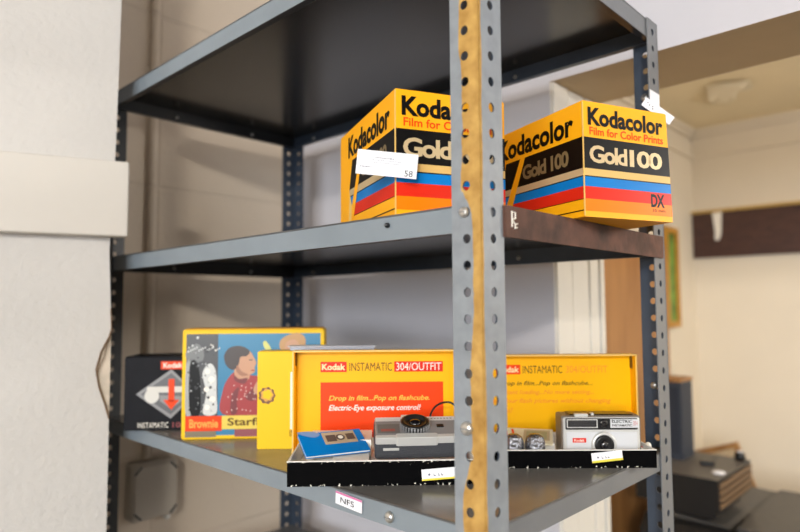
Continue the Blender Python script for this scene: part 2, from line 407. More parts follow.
# ticket on the left carton
def paper(name, w, h, origin, rz, label, cat, marks, edge=None, roll=0, curl=.0, tilt=0, th=.0005):
    root = empty(name, origin, rz, label, cat, rx=tilt)
    mb = MB(); c, s = math.cos(roll), math.sin(roll)
    n = 10
    P = lambda a, b, t: (a*c-b*s, t-curl*math.sin(PI*min(1, max(0, a/w))), a*s+b*c)
    vs = []; fs = []
    for i in range(n+1):
        for b in (0, h):
            vs.append(P(w*i/n, b, -th)); vs.append(P(w*i/n, b, 0))
    for i in range(n):
        k = i*4
        fs += [(k,k+4,k+6,k+2), (k+1,k+3,k+7,k+5), (k,k+1,k+5,k+4), (k+2,k+6,k+7,k+3)]
    fs += [(0,2,3,1), (n*4,n*4+1,n*4+3,n*4+2)]
    mb.add(vs, fs, WT)
    class FF(Face):
        def pt(self, a, b, hh): return Vector(P(a, b, -th-hh))
    F = FF(mb, (0,0,0), (1,0,0), (0,0,1))
    if edge: F.rect(0, 0 if edge[1] < 0 else h*(1-edge[1]), w, h*abs(edge[1]) if edge[1] < 0 else h, edge[0], .0002)
    marks(F, w, h)
    mb.build('paper', root); return root
def m_ticket(F, w, h):
    F.text('58', w*.80, h*.06, w*.935, h*.31, K_, .0004)
    random.seed(3)
    for b, a0, a1, m in ((.70,.30,.62,IK),(.60,.25,.74,mat('ink_faint', (170,170,180), .6)),(.50,.28,.70,mat('ink_faint', (170,170,180), .6)),(.30,.06,.28,IK)):
        a = a0
        while a < a1:
            d = random.uniform(.012,.04); F.rect(w*a, h*b, w*min(a+d, a1), h*(b+.035), m, .0003); a += d+.012
paper('paper_ticket', .0665, .0270, spot(-.0480,.667,.1455), RZ, 'white paper ticket with the number 58 stuck across the corner of the yellow film carton', 'ticket', m_ticket, roll=math.radians(-6))
# ------------------------------------------------------------------ open outfit boxes
ZL = EYE-.2114
KT = None
def scuffed():
    m = mat('black_card_with_worn_white_edges', (20,19,20), .7, spec=.05); n, l, b = tree(m)
    tc = n.new('ShaderNodeTexCoord'); sp = n.new('ShaderNodeSeparateXYZ'); l.new(tc.outputs['Object'], sp.inputs[0])
    t = n.new('ShaderNodeTexNoise'); t.inputs['Scale'].default_value = 300; t.inputs['Detail'].default_value = 3; l.new(tc.outputs['Object'], t.inputs['Vector'])
    edge = mathn(n, l, 'ABSOLUTE', mathn(n, l, 'SUBTRACT', sp.outputs['Z'], .0147))
    k = mathn(n, l, 'MULTIPLY_ADD', edge, 22., -.335+.335)
    thr = mathn(n, l, 'SUBTRACT', .98, mathn(n, l, 'MULTIPLY', k, 1.23))
    mask = mathn(n, l, 'GREATER_THAN', t.outputs['Fac'], thr)
    l.new(mixc(n, l, mask, S((4,4,5)), S((224,218,206))), b.inputs['Base Color']); return m
M_tray = scuffed()
def tray(loc, rz, w, d, h, label):
    root = empty('open_camera_box', loc, rz, label, 'box', 'open camera outfit boxes')
    mb = MB(); t = .0022
    mb.box((0,0,0), (w,d,t), M_tray, {'top':WP})
    mb.box((0,0,t), (w,t,h), M_tray, {'back':WP,'top':WP}); mb.box((0,d-t,t), (w,d,h), M_tray, {'front':WP,'top':WP})
    mb.box((0,t,t), (t,d-t,h), M_tray, {'right':WP,'top':WP}); mb.box((w-t,t,t), (w,d-t,h), M_tray, {'left':WP,'top':WP})
    mb.box((-.0004,-.0004,h-.0006), (w+.0004,t,h+.0004), WP)
    mb.build('tray_body', root); return root
wA, dA, hA = .225, .132, .0292
tA = tray(spot(-.1350,.7455,0)+Vector((0,0,-.2114)), RZ+math.radians(1.5), wA, dA, hA, 'open box, left one, with a black tray and a yellow lid bearing an orange-red panel')
# card insert inside the tray
mb = MB(); mb.box((.0024,.0024,.0024), (wA-.0024,dA-.0024,.0064), WP); mb.box((.098,.010,.0064), (wA-.003,dA-.0026,.0190), WP); mb.box((.016,.066,.0064), (.098,dA-.0026,.0400), WP)
mb.box((.052,.018,.0064), (.096,.064,.0260), WP, {'front':WT})
mb.build('card_insert', tA)
wB, dB, hB = .230, .118, .0232
oB = spot(.3330,.8213,0)
tB_rz = RZ-math.radians(.5)
tB = tray(Vector((oB.x-wB*math.cos(tB_rz), oB.y-wB*math.sin(tB_rz), ZL)), tB_rz, wB, dB, hB, 'open box, right one, holding flash cubes, its yellow lid lettered in faint orange')
mb = MB(); mb.box((.0024,.0024,.0024), (wB-.0024,dB-.0024,.0058), WP); mb.box((.0030,.052,.0058), (.110,dB-.003,.0215), WP)
mb.build('card_insert', tB)
def lid(root, loc, rz, w, h, d, label, draw):
    mb = MB(); t = .0022
    mb.box((0,d-t,0), (w,d,h), YL); mb.box((0,0,h-t), (w,d-t,h), YL); mb.box((0,0,0), (w,d-t,t), YL)
    mb.box((0,0,t), (t,d-t,h-t), YL); mb.box((w-t,0,t), (w,d-t,h-t), YL)
    mb.box((-.0004,-.0005,h-.0016), (w+.0004,.0008,h+.0004), YK); mb.box((w-.0016,-.0005,0), (w+.0004,.0008,h), YK)
    mb.box((-.0004,-.0005,0), (.0014,.0008,h), YK)
    F = Face(mb, (0,d-t,0), (1,0,0), (0,0,1)); draw(F, w, h)
    # folded card tabs in the upper corners
    mb.box((t,d-t-.010,h-.022), (t+.0010,d-t-.001,h-t-.001), OB); mb.box((w-t-.0010,d-t-.010,h-.022), (w-t,d-t-.001,h-t-.001), OB)
    inv = Matrix.Rotation(-root.rotation_euler.z, 3, 'Z'); mb.build('lid', root, loc=inv @ (Vector(loc)-root.location), rot=(0,0,rz-root.rotation_euler.z), label=label)
def title(F, x0, k, zt, faint=False):
    z1 = zt; z0 = zt-.0152*k
    F.rect(x0, z0, x0+.0385*k, z1, RE if not faint else VM); F.text('Kodak', x0+.002*k, z0+.003*k, x0+.0365*k, z1-.003*k, mat('cream_lettering', (250,224,170), .4), bold=.03)
    F.text('INSTAMATIC', x0+.0425*k, z0+.0015*k, x0+.1055*k, z1-.0015*k, OB, bold=.0)
    if not faint: F.rect(x0+.1085*k, z0, x0+.1805*k, z1, RE)
    F.text('304/OUTFIT', x0+.1115*k, z0+.0020*k, x0+.1780*k, z1-.0020*k, WI if not faint else OL, bold=.0)
cy = mat('yellow_lettering', (250,196,60), .4)
def drawA(F, w, h):
    x = .0372
    title(F, x, .985, h-.0175)
    F.rect(x, .004, x+.178, h-.0470, VM)
    F.text('Drop in film...Pop on flashcube.', x+.012, h-.0755, x+.158, h-.0660, cy, bold=.014, shear=.25)
    F.text('Electric-Eye exposure control!', x+.012, h-.0900, x+.145, h-.0795, WI, bold=.016, shear=.25)
def drawB(F, w, h):
    x = .0330; k = .965
    title(F, x, k, h-.0165, True)
    F.text('Drop in film...Pop on flashcube...', x+.004, h-.0500, x+.148, h-.0415, OB, bold=.012, shear=.25)
    F.text('Instant loading...No more setting...', x+.004, h-.0635, x+.150, h-.0550, OL, bold=.012, shear=.25)
    F.text('Take four flash pictures without changing', x-.012, h-.0770, x+.176, h-.0680, OL, bold=.012, shear=.25)
    F.text('bulbs!', x-.002, h-.0900, x+.024, h-.0815, OL, bold=.012, shear=.25)
lid(tA, spot(-.1530,.884,-.2108), RZ+math.radians(1.0), .2435, .1490, .024, 'upright yellow lid with an orange-red advertising panel', drawA)
lid(tB, spot(.1150,.946,-.2108), RZ-math.radians(.5), .2420, .1365, .024, 'upright yellow lid with faint orange lettering', drawB)
# ------------------------------------------------------------------ cameras
def lens_X(x, y, z): return Matrix.Translation((x, y, z)) @ Matrix.Rotation(PI/2, 4, 'X')
def camera_A():
    # lies on its back, front turned up and a little towards the viewer
    th = -math.radians(71)
    root = empty('film_camera', spot(-.0320,.7765,-.1655), RZ+math.radians(4.5), 'silver and charcoal film camera lying on its back, ribbed round lens ring facing up', 'camera', 'cartridge cameras in the open boxes', rx=th)
    w, h, d = .1085, .052, .026
    mb = MB(); mb.rbox((0,0,0), (w,d,h), LE, .004); mb.rbox((.001,-.0035,.004), (w-.001,.0005,h), LG, .003)
    F = Face(mb, (0,-.0035,0), (1,0,0), (0,0,1))
    F.rect(.002,.041,w-.002,.0512, SW, .0004)
    for i in range(9): F.rect(.066+i*.0042,.0445,.0685+i*.0042,.0470, LG, .0007)
    F.rect(.008,.016,.026,.022, mat('dull_red_plate', (156,84,78), .4), .0005); F.rect(.004,.012,.032,.034, mat('smoked_panel', (104,104,104), .35), .0003)
    mb.build('camera_body', root)
    mb = MB(); mb.rbox((.0005,-.0048,-.0012), (w-.0005,.0045,.0065), SI, .002); mb.rbox((.026,-.0060,-.0035), (.078,.0060,.0075), SI, .002); mb.build('silver_bar', root)
    mb = MB(); n = 36
    mb.lathe([(.0185,0),(.0185,.0070),(.0168,.0085),(.0135,.0085),(.0128,.0055),(.0075,.0050)], BK, lens_X(.052,-.0036,.0275), n)
    for i in range(30):
        t = 2*PI*i/30; X = lens_X(.052,-.0036,.0275) @ Matrix.Rotation(t, 4, 'Z')
        mb.box((.0178,-.0009,.0008), (.0194,.0009,.0070), LG, X=X)
    o = mb.build('lens_ring', root)
    mb = MB(); mb.lathe([(.0078,0),(.0078,.0062),(.0062,.0078),(.003,.0088)], GLS, lens_X(.052,-.0036,.0275)); mb.build('lens_glass', o)
    mb = MB(); mb.rbox((.080,-.0046,.024), (.089,-.0030,.031), BK, .001); mb.build('viewfinder', root)
    mb = MB(); mb.rbox((.036,-.0045,.0485), (.058,.012,.0565), SI, .001); mb.build('cube_socket', root)
    mb = MB(); mb.rbox((.010,.010,-.0006), (.030,.0135,.001), SI, .0005); mb.build('maker_plate', root)
    # wrist strap loop
    mb = MB()
    P = [(w-.030,.010,.052),(w-.032,.000,.062),(w-.022,-.010,.071),(w-.006,-.013,.073),(w+.004,-.008,.066),(w+.008,.002,.052),(w+.006,.010,.040)]
    Q = []
    for i in range(len(P)-1):
        p0, p1, p2, p3 = P[max(i-1,0)], P[i], P[i+1], P[min(i+2,len(P)-1)]
        for t in (0,.2,.4,.6,.8): Q.append(tuple(.5*(2*p1[k]+(p2[k]-p0[k])*t+(2*p0[k]-5*p1[k]+4*p2[k]-p3[k])*t*t+(3*p1[k]-p0[k]-3*p2[k]+p3[k])*t**3) for k in range(3)))
    mb.tube(Q, .0014, BK); mb.build('wrist_strap', root)
camera_A()
def camera_B():
    root = empty('film_camera', spot(.2175,.852,-.2056), RZ+math.radians(-1), 'silver-white electric-eye film camera standing upright with its lens facing forward, in the right tray', 'camera', 'cartridge cameras in the open boxes')
    w, h, d = .1070, .0565, .034
    mb = MB(); mb.rbox((0,0,0), (w,d,h), mat('grey_brown_camera_side', (118,108,98), .4), .003); mb.rbox((.002,-.002,.002), (w-.002,.001,h-.002), SI, .003)
    mb.build('camera_body', root)
    mb = MB(); mb.rbox((.006,-.0034,.004), (w-.006,-.0015,.0355), SW, .002)
    F = Face(mb, (0,-.0034,0), (1,0,0), (0,0,1)); F.rect(.014,.0215,.032,.0275, RE); F.text('Kodak', .016,.0228,.030,.0262, WI, bold=.02)
    mb.build('face_plate', root)
    mb = MB(); mb.rbox((.005,-.0036,.0385), (w-.005,-.0015,.0535), BK, .0015)
    F = Face(mb, (0,-.0036,0), (1,0,0), (0,0,1))
    F.rect(.0065,.0410,.048,.0525, SI, .0002); F.rect(.008,.0422,.0465,.0512, BK, .0004)
    for i in range(4): F.rect(.010,.0434+i*.0019,.0445,.0440+i*.0019, mat('dark_grey_slats', (70,70,74), .4), .0006)
    F.rect(.065,.0410,.103,.0525, SW, .0003); F.text('ELECTRIC', .067,.0475,.094,.0515, K_, .0005, bold=.02)
    F.text('INSTAMATIC', .067,.0428,.094,.0458, K_, .0005, bold=.02); F.text('304', .0955,.0440,.1015,.0500, mat('pale_red_print', (200,120,120), .5), .0005)
    o = mb.build('viewfinder_panel', root)
    mb = MB(); mb.lathe([(.0055,0),(.0055,.0012),(.0044,.002),(.002,.0014)], GLS, lens_X(.0565,-.0036,.0468)); mb.build('viewfinder_lens', o)
    mb = MB(); mb.lathe([(.0172,0),(.0172,.0022),(.0150,.0040),(.0130,.0040),(.0130,.0010)], SI, lens_X(.0555,-.0032,.0190)); r = mb.build('lens_ring', root)
    mb = MB(); mb.lathe([(.0128,0),(.0128,.0048),(.0108,.0058),(.0060,.0035)], BK, lens_X(.0555,-.0034,.0190)); mb.lathe([(.0062,.002),(.0055,.0056),(.003,.0070)], GLS, lens_X(.0555,-.0034,.0190)); mb.build('lens_glass', r)
    mb = MB(); mb.rbox((.012,.004,h-.0005), (.098,d-.004,h+.0015), BK, .001); mb.rbox((.018,-.001,h-.0015), (.036,.006,h+.0028), SI, .001); mb.rbox((.041,.002,h), (.045,.010,h+.0035), SI, .001); mb.build('top_plate', root)
camera_B()
# instruction booklet on the insert of the left tray
def booklet():
    root = empty('instruction_booklet', spot(-.1150,.764,-.1810), RZ+math.radians(25), 'blue instruction booklet with a small camera picture on its cover, lying beside the camera', 'booklet', rx=math.radians(26))
    w, d = .084, .044
    mb = MB(); mb.box((.0006,.0006,-.0026), (w-.0006,d-.0006,-.0003), WI); mb.build('pages', root)
    mb = MB(); mb.box((0,0,-.0003), (w,d,.0003), BL); mb.box((0,0,-.0034), (w,d,-.0027), BL)
    F = Face(mb, (0,0,.0003), (1,0,0), (0,1,0))
    F.rect(.030,.018,.074,.042, mat('picture_tan', (190,168,140), .4)); F.rect(.034,.023,.047,.036, mat('picture_dark', (92,76,72), .4), .0005)
    F.disc(.053,.030,.006, mat('picture_dark', (92,76,72), .4), .0006); F.disc(.053,.030,.0035, WI, .0008); F.rect(.061,.024,.072,.036, mat('picture_dark', (92,76,72), .4), .0005)
    F.blob([(.0,.047),(.018,.047),(.028,.040),(.020,.034),(.006,.040)], mat('picture_pale_blue', (128,156,200), .4), .0004)
    mb.build('cover', root)
booklet()
# flash cubes in the right tray
def flash_cube(a, b, label):
    root = empty('flash_cube', spot(a, b, -.2056+.0045), RZ, label, 'flash cube', 'flash cubes in the right tray')
    mb = MB(); s = .0135
    mb.rbox((-s,-s,0), (s,s,.006), WP, .001)
    mb.build('base', root)
    mb = MB(); mb.lathe([(s*.9,.006),(s,.012),(s*.98,.020),(s*.8,.026),(s*.45,.0295),(s*.1,.030)], mat('faceted_reflector', (150,152,160), .22, metal=.9, bump=1., bscale=220), n=14, smooth=False)
    mb.build('reflector_dome', root)
flash_cube(.1515,.845,'silver domed flash cube beside the front post, left one of two in the right tray')
flash_cube(.1800,.845,'silver domed flash cube beside the upright camera, right one of two in the right tray')
def leaflet():
    root = empty('folded_leaflet', spot(.1300,.872,-.1893), RZ+math.radians(-14), 'cream folded leaflet with orange stripes lying behind the flash cubes', 'leaflet', rx=math.radians(16))
    mb = MB(); mb.box((0,0,0), (.078,.044,.0016), mat('cream_paper', (232,222,190), .6))
    F = Face(mb, (0,0,.0016), (1,0,0), (0,1,0)); F.rect(.038,.010,.074,.040, mat('leaflet_tan', (196,176,138), .6)); F.rect(.042,.014,.070,.036, mat('leaflet_green', (176,170,128), .6), .0005)
    for i in range(3): F.poly([(.006+i*.010,.004),(.009+i*.010,.004),(.003+i*.010,.040),(.0+i*.010,.040)], VM, .0005)
    mb.build('sheet', root)
leaflet()
# battery-like end piece peeping out at the right of the upright camera
mb = MB(); X = Matrix.Rotation(PI/2, 4, 'Y')
mb.lathe([(.0045,0),(.0045,.020),(.0035,.0215)], WP, X, 16); mb.lathe([(.0047,.004),(.0047,.007)], RE, X, 16); mb.lathe([(.0047,.010),(.0047,.012)], K_, X, 16)
o = mb.build('small_battery', loc=spot(.3275,.862,-.1995), rot=(0,math.radians(-18),RZ+.6)); tag(o, 'small white battery with red and black bands in the right tray corner', 'battery')
# ------------------------------------------------------------------ price tags
def m_price(F, w, h):
    F.disc(w*.20, h*.52, h*.10, IK, .0004, 8)
    for a, d in ((.32,.05),(.44,.04),(.52,.05)):
        F.rect(w*a, h*.36, w*(a+d), h*.44, IK, .0004); F.rect(w*a, h*.36, w*(a+.012), h*.60, IK, .0004)
paper('price_tag', .0440, .0130, spot(.0245,.7405,-.2114+.0075), RZ+math.radians(1.5), 'white price tag with a yellow lower edge on the left black tray', 'price tag', m_price, (LY,-.16), roll=math.radians(4))
paper('price_tag', .0400, .0125, spot(.2480,.8180,-.2114+.0075), RZ-math.radians(.5), 'small white price tag with a yellow lower edge on the right black tray', 'price tag', m_price, (LY,-.22), roll=math.radians(6))
def m_nfs(F, w, h): F.text('NFS', w*.20, h*.22, w*.72, h*.66, K_, .0004)
paper('shelf_tag', .0450, .0145, (-.0012,.2140,EYE-.2287), -PI/2, 'white tag reading NFS with a pink upper edge stuck on the lower shelf lip', 'tag', m_nfs, (LP,.16), roll=math.radians(-3))
# string tag hanging from the right post
def m_dots(F, w, h):
    for a, b in ((.12,.62),(.2,.5),(.30,.56),(.34,.34)): F.disc(w*a, h*b, h*.07, K_, .0004, 8)
paper('hanging_tag', .0490, .0135, spot(.3460,.868,.2860), RZ, 'white paper tag tied to the rear right post above the right film carton', 'tag', m_dots, roll=math.radians(-37))
# ------------------------------------------------------------------ boxes at the left of the lower shelf
def starflash():
    w, h, d = .2290, .1760, .062
    root = empty('camera_box', (.0030,.5995,ZL), math.radians(-43), 'yellow-edged camera box picturing a boy in a red shirt against blue', 'box')
    mb = MB(); mb.rbox((0,0,0), (w,d,h), YE, .004)
    F = Face(mb, (0,0,0), (1,0,0), (0,0,1)); g = .0065
    px = lambda x: (x-182)*w/140; pz = lambda y: (440-y)*h/110
    dk = mat('picture_charcoal', (58,58,60), .4); gr = mat('picture_grey', (158,160,160), .4); lt = mat('picture_light_grey', (206,208,206), .4)
    F.rect(g,g,w-g,h-.007, mat('picture_blue', (16,118,160), .35))
    F.rect(g,pz(417),px(217),h-.007, dk, .0005)
    F.blob([(px(202),pz(374)),(px(209),pz(364)),(px(215),pz(372)),(px(216),pz(395)),(px(216),pz(414)),(px(203),pz(414)),(px(206),pz(394))], lt, .0007)
    F.blob([(px(186),pz(352)),(px(196),pz(344)),(px(203),pz(352)),(px(201),pz(362)),(px(188),pz(362))], mat('picture_mid_grey', (108,110,110), .4), .0007)
    F.blob([(px(186),pz(366)),(px(190),pz(362)),(px(189),pz(392)),(px(192),pz(413)),(px(186),pz(413))], gr, .0007)
    F.blob([(px(190),pz(364)),(px(196),pz(362)),(px(200),pz(380)),(px(200),pz(414)),(px(191),pz(414)),(px(189),pz(390))], K_, .0008)
    for x, y, r in ((207,372,2.6),(211,380,3),(206,390,2.5),(212,400,3),(207,408,2.5),(197,338,1.3),(192,346,1),(188,352,1)): F.disc(px(x), pz(y), r*.0016, WI if r > 2 else lt, .001, 10)
    for x, y in ((210,388),(208,398)): F.disc(px(x), pz(y), .0025, dk, .0011, 8)
    sk = mat('picture_skin', (196,146,112), .4); hr = mat('picture_hair', (52,38,32), .4); sh = mat('picture_red_shirt', (160,36,36), .4)
    for i in range(70):
        x = random.uniform(188,215); y = random.uniform(345,412); F.disc(px(x), pz(y), random.uniform(.0006,.0018), random.choice((lt,gr,dk,WI,K_)) if x > 200 else random.choice((K_,dk,gr)), .0013, 6)
    # boy: shirt, neck, face in profile, hair
    F.blob([(px(222),pz(415)),(px(222),pz(392)),(px(228),pz(378)),(px(236),pz(372)),(px(248),pz(376)),(px(262),pz(382)),(px(262),pz(415))], sh, .0006)
    F.blob([(px(234),pz(378)),(px(234),pz(368)),(px(246),pz(368)),(px(248),pz(379)),(px(241),pz(382))], sk, .0008)
    F.blob([(px(234),pz(356)),(px(240),pz(351)),(px(248),pz(352)),(px(252),pz(358)),(px(254.5),pz(364)),(px(253),pz(368)),(px(253),pz(373)),(px(247),pz(376)),(px(238),pz(373)),(px(234),pz(365))], sk, .0009)
    F.blob([(px(232),pz(371)),(px(225),pz(366)),(px(223),pz(356)),(px(229),pz(348)),(px(240),pz(347)),(px(248),pz(352)),(px(245),pz(357)),(px(239),pz(358)),(px(237),pz(366))], hr, .0011)
    F.disc(px(239), pz(366), .0032, sk, .0013, 12); F.rect(px(247.5),pz(361.5),px(251),pz(360.5), hr, .0013); F.rect(px(249.5),pz(372),px(253),pz(371), sh, .0013)
    F.blob([(px(252),pz(392)),(px(256),pz(382)),(px(264),pz(376)),(px(266),pz(388)),(px(258),pz(396))], sk, .0011)
    shd = mat('picture_dark_red', (112,24,28), .4)
    F.blob([(px(230),pz(414)),(px(231),pz(396)),(px(238),pz(388)),(px(236),pz(402)),(px(236),pz(414))], shd, .0008); F.blob([(px(244),pz(398)),(px(254),pz(388)),(px(262),pz(390)),(px(252),pz(402))], shd, .0008)
    F.blob([(px(233),pz(376)),(px(238),pz(380)),(px(246),pz(379)),(px(243),pz(385)),(px(234),pz(382))], shd, .0012)
    F.blob([(px(236),pz(366)),(px(240),pz(372)),(px(247),pz(376)),(px(240),pz(377)),(px(235),pz(372))], mat('picture_tan_shade', (160,108,80), .4), .0012)
    for i in range(26):
        x = random.uniform(224,254); y = random.uniform(384,413); F.disc(px(x), pz(y), .0011, mat('picture_pale_fleck', (226,190,180), .4), .0012, 6)
    # flower and second child's head
    F.blob([(px(261),pz(345)),(px(264),pz(342)),(px(270),pz(352)),(px(266),pz(354))], mat('picture_yellow_green', (206,206,110), .4), .0007)
    ha = mat('picture_blond', (188,142,86), .4)
    F.blob([(px(280),pz(352)),(px(278),pz(342)),(px(286),pz(336)),(px(296),pz(334)),(px(303),pz(340)),(px(300),pz(352))], ha, .0007)
    F.blob([(px(284),pz(356)),(px(284),pz(344)),(px(293),pz(341)),(px(298),pz(349)),(px(296),pz(358))], sk, .0009)
    # lettering along the foot
    F.rect(g,pz(431.5),px(221.5),pz(416.5), RO, .0012); F.text('Brownie', px(190),pz(428.5),px(218),pz(419.5), mat('amber_lettering', (250,160,50), .4), .0014, bold=.03)
    F.rect(px(221.5),pz(430),w-g,pz(416.5), mat('picture_lemon', (226,200,74), .4), .0012); F.text('Starflash', px(227),pz(426.5),px(277),pz(418.8), OB, .0014, bold=.02)
    F.rect(g,g*.6,px(216),pz(431.5), mat('picture_olive', (120,108,84), .4), .0012); F.rect(px(234),g*.6,px(262),pz(430), mat('picture_maroon', (128,44,52), .4), .0012)
    for i in range(16): F.rect(px(188+i*2), pz(349+(i*7)%4), px(188.9+i*2), pz(347+(i*7)%4), lt, .0009)
    mb.build('carton', root)
    mb = MB(); mb.rbox((.001,-.0004,h-.016), (w-.001,d+.0006,h+.0012), YE, .003); mb.box((.004,.006,h+.0012),(w-.004,d-.006,h+.0016), mat('ochre_card', (214,150,26), .5)); 
    mb2 = MB(); mb2.rbox((.003,.004,h-.004), (w-.003,d-.004,h+.0016), mat('ochre_card', (214,150,26), .5), .002)
    mb2.build('lid', root)
starflash()
def black_box():
    w, h, d = .1250, .1260, .070
    root = empty('camera_box', (-.0290,.7430,ZL), math.radians(-42), 'black camera box with a grey diamond and a red arrow, furthest left on its shelf', 'box')
    mb = MB(); mb.rbox((0,0,0), (w,d,h), KB, .003)
    F = Face(mb, (0,0,0), (1,0,0), (0,0,1)); s = .001705
    px = lambda x: (x-124.5)*s; pz = lambda y: (431.5-y)*s
    gy = mat('picture_silver_grey', (132,132,134), .4); g2 = mat('picture_dim_grey', (88,88,92), .4)
    F.poly([(px(136),pz(395)),(px(171),pz(420)),(px(197),pz(395)),(px(171),pz(370))], gy); F.poly([(px(141),pz(395)),(px(171),pz(416)),(px(194),pz(395)),(px(171),pz(374))], g2, .0005)
    F.poly([(px(160),pz(402)),(px(171),pz(410)),(px(188),pz(398)),(px(160),pz(396))], gy, .0006)
    F.disc(px(152), pz(397), .0125, mat('picture_off_white', (206,204,198), .4), .0008); F.rect(px(147),pz(393.5),px(186),pz(387.5), mat('picture_off_white', (206,204,198), .4), .0009)
    F.rect(px(168.5),pz(403),px(174.5),pz(380), RO, .0012); F.poly([(px(163.5),pz(401)),(px(171.5),pz(411)),(px(179.5),pz(401))], RO, .0012)
    F.rect(px(160.5),pz(370),px(184),pz(362), RO, .0006); F.text('Kodak', px(163),pz(368.5),px(182),pz(363.5), WI, .0008, bold=.02)
    F.text('INSTAMATIC', px(138.5),pz(429),px(169),pz(423.5), WI, .0006, space=1.12); F.text('100', px(173),pz(429),px(186),pz(423.5), mat('picture_dull_red', (130,40,40), .4), .0006, bold=.02)
    mb.build('carton', root)
    mb = MB(); mb.rbox((.001,.001,h-.003), (w-.001,d-.001,h+.0014), KB, .002); mb.build('lid', root)
black_box()
def yellow_box():
    w, h, d = .180, .1445, .038
    root = empty('yellow_box', spot(-.2158,.9415,-.2114), RZ+math.radians(1), 'plain pale yellow box with a brown scalloped seal, standing partly behind the open lid', 'box')
    mb = MB(); mb.rbox((0,0,0), (w,d,h), YE, .0015)
    F = Face(mb, (0,0,0), (1,0,0), (0,0,1)); s = .001524
    px = lambda x: (x-257)*s; pz = lambda y: (449-y)*s
    F.disc(px(266.5), pz(397), .0122, mat('seal_brown', (104,66,36), .5), .0003, 54, wob=.07); F.disc(px(266.7), pz(396.5), .0093, mat('seal_amber', (214,156,62), .5), .0005, 54, wob=.1, k=7); F.disc(px(267), pz(396), .0068, YE, .0007, 54, wob=.12, k=5)
    F.rect(px(289.5),pz(430),px(294),pz(374), WI); F.text('INSTAMATIC', px(289),pz(437),px(318),pz(430.5), OB, bold=.01)
    mb.build('carton', root)
    mb = MB(); mb.rbox((.001,.001,h-.002), (w-.001,d-.001,h+.0009), YE, .001); mb.build('top_flap', root)
    return h
hy = yellow_box()
# clear plastic blister lying on the yellow box
pl = mat('cloudy_plastic', (150,156,170), .25, coat=.5)
mb = MB(); mb.rbox((0,0,0), (.128,.030,.0065), pl, .002); mb.rbox((-.003,-.002,.0058), (.131,.032,.0070), mat('cloudy_plastic_rim', (196,198,206), .3), .0005)
o = mb.build('plastic_case', loc=spot(-.168,.946,-.2114+hy+.0012), rot=(0,0,RZ+.02)); tag(o, 'flat cloudy grey plastic case lying on top of the yellow box behind the lid', 'plastic case')
# ------------------------------------------------------------------ setting
YW, XW, TH = 1.03, .557, .1905
CEIL = EYE+1.15
def wallbox(name, a, b, m, fm=None):
    mb = MB(); mb.box(a, b, m, fm); return struct(mb.build(name))
wallbox('floor', (-5.2,-5.2,-.1), (3.2,1.3,0), M_floor)
wallbox('wall_back', (-5.2,YW,0), (XW+.08,YW+.15,CEIL), M_block)
mb = MB(); JY, HZ = .2394, EYE+.4296
mb.box((XW,JY,0), (XW+TH,YW-.0005,CEIL), M_white, {'front':M_casing})
mb.box((XW,-5.2,HZ), (XW+TH,JY,CEIL), M_white, {'bottom':M_soffit})
mb.box((XW,-5.2,0), (XW+TH,-2.2,HZ), M_white)
struct(mb.build('wall_right'))
mb = MB()   # jamb casing boards with grooves
for a0, a1, t in ((.004,.060,.006),(.066,.130,.004),(.136,.170,.006),(.174,TH,.010)):
    mb.box((XW+a0,JY-t,0), (XW+a1,JY,HZ-.001), M_casing)
struct(mb.build('trim_1', bevel=.0015))
mb = MB(); mb.box((XW-.022,YW-.022,0), (XW-.001,YW-.001,CEIL), mat('tan_corner_shade', (176,156,128), .6)); struct(mb.build('trim_2', bevel=.005))  # tan strip added for the shading in the wall corner
# far room
FX, SY, CZ = 2.488, .614, EYE+.80
wallbox('wall_side', (XW+TH,SY,0), (FX,SY+.12,CZ+.12), M_cream)
wallbox('wall_far', (FX,-5.2,0), (FX+.12,SY+.12,CZ+.12), M_cream)
wallbox('ceiling', (XW+TH,-5.2,CZ), (FX,SY,CZ+.1), mat('yellowed_ceiling', (240,224,188), .8, var=.05, vscale=3))
wallbox('ceiling_front', (-5.2,-5.2,CEIL), (XW+TH,YW+.15,CEIL+.1), M_ceil)
wallbox('wall_left', (-5.3,-5.2,0), (-5.2,YW+.15,CEIL), M_trim)
wallbox('wall_front', (-5.3,-5.3,0), (FX,-5.2,CEIL), M_trim)
mb = MB()
for t, h in ((.030,.018),(.016,.036)):
    mb.box((XW+TH,SY-t,CZ-h), (FX,SY,CZ), M_cream); mb.box((FX-t,-5.2,CZ-h), (FX,SY,CZ), M_cream)
struct(mb.build('trim_3', bevel=.006))
mb = MB(); zr = EYE+.682
mb.box((XW+TH,SY-.014,zr-.012), (FX,SY,zr+.008), M_cream); mb.box((FX-.014,-5.2,zr-.012), (FX,SY,zr+.008), M_cream)
struct(mb.build('trim_4', bevel=.004))
# near left pillar with its rail
mb = MB(); a = math.radians(-20); u = Vector((math.cos(a), math.sin(a))); P0 = Vector((-.041,.7625)); zc = CEIL
Q = P0-u*.75
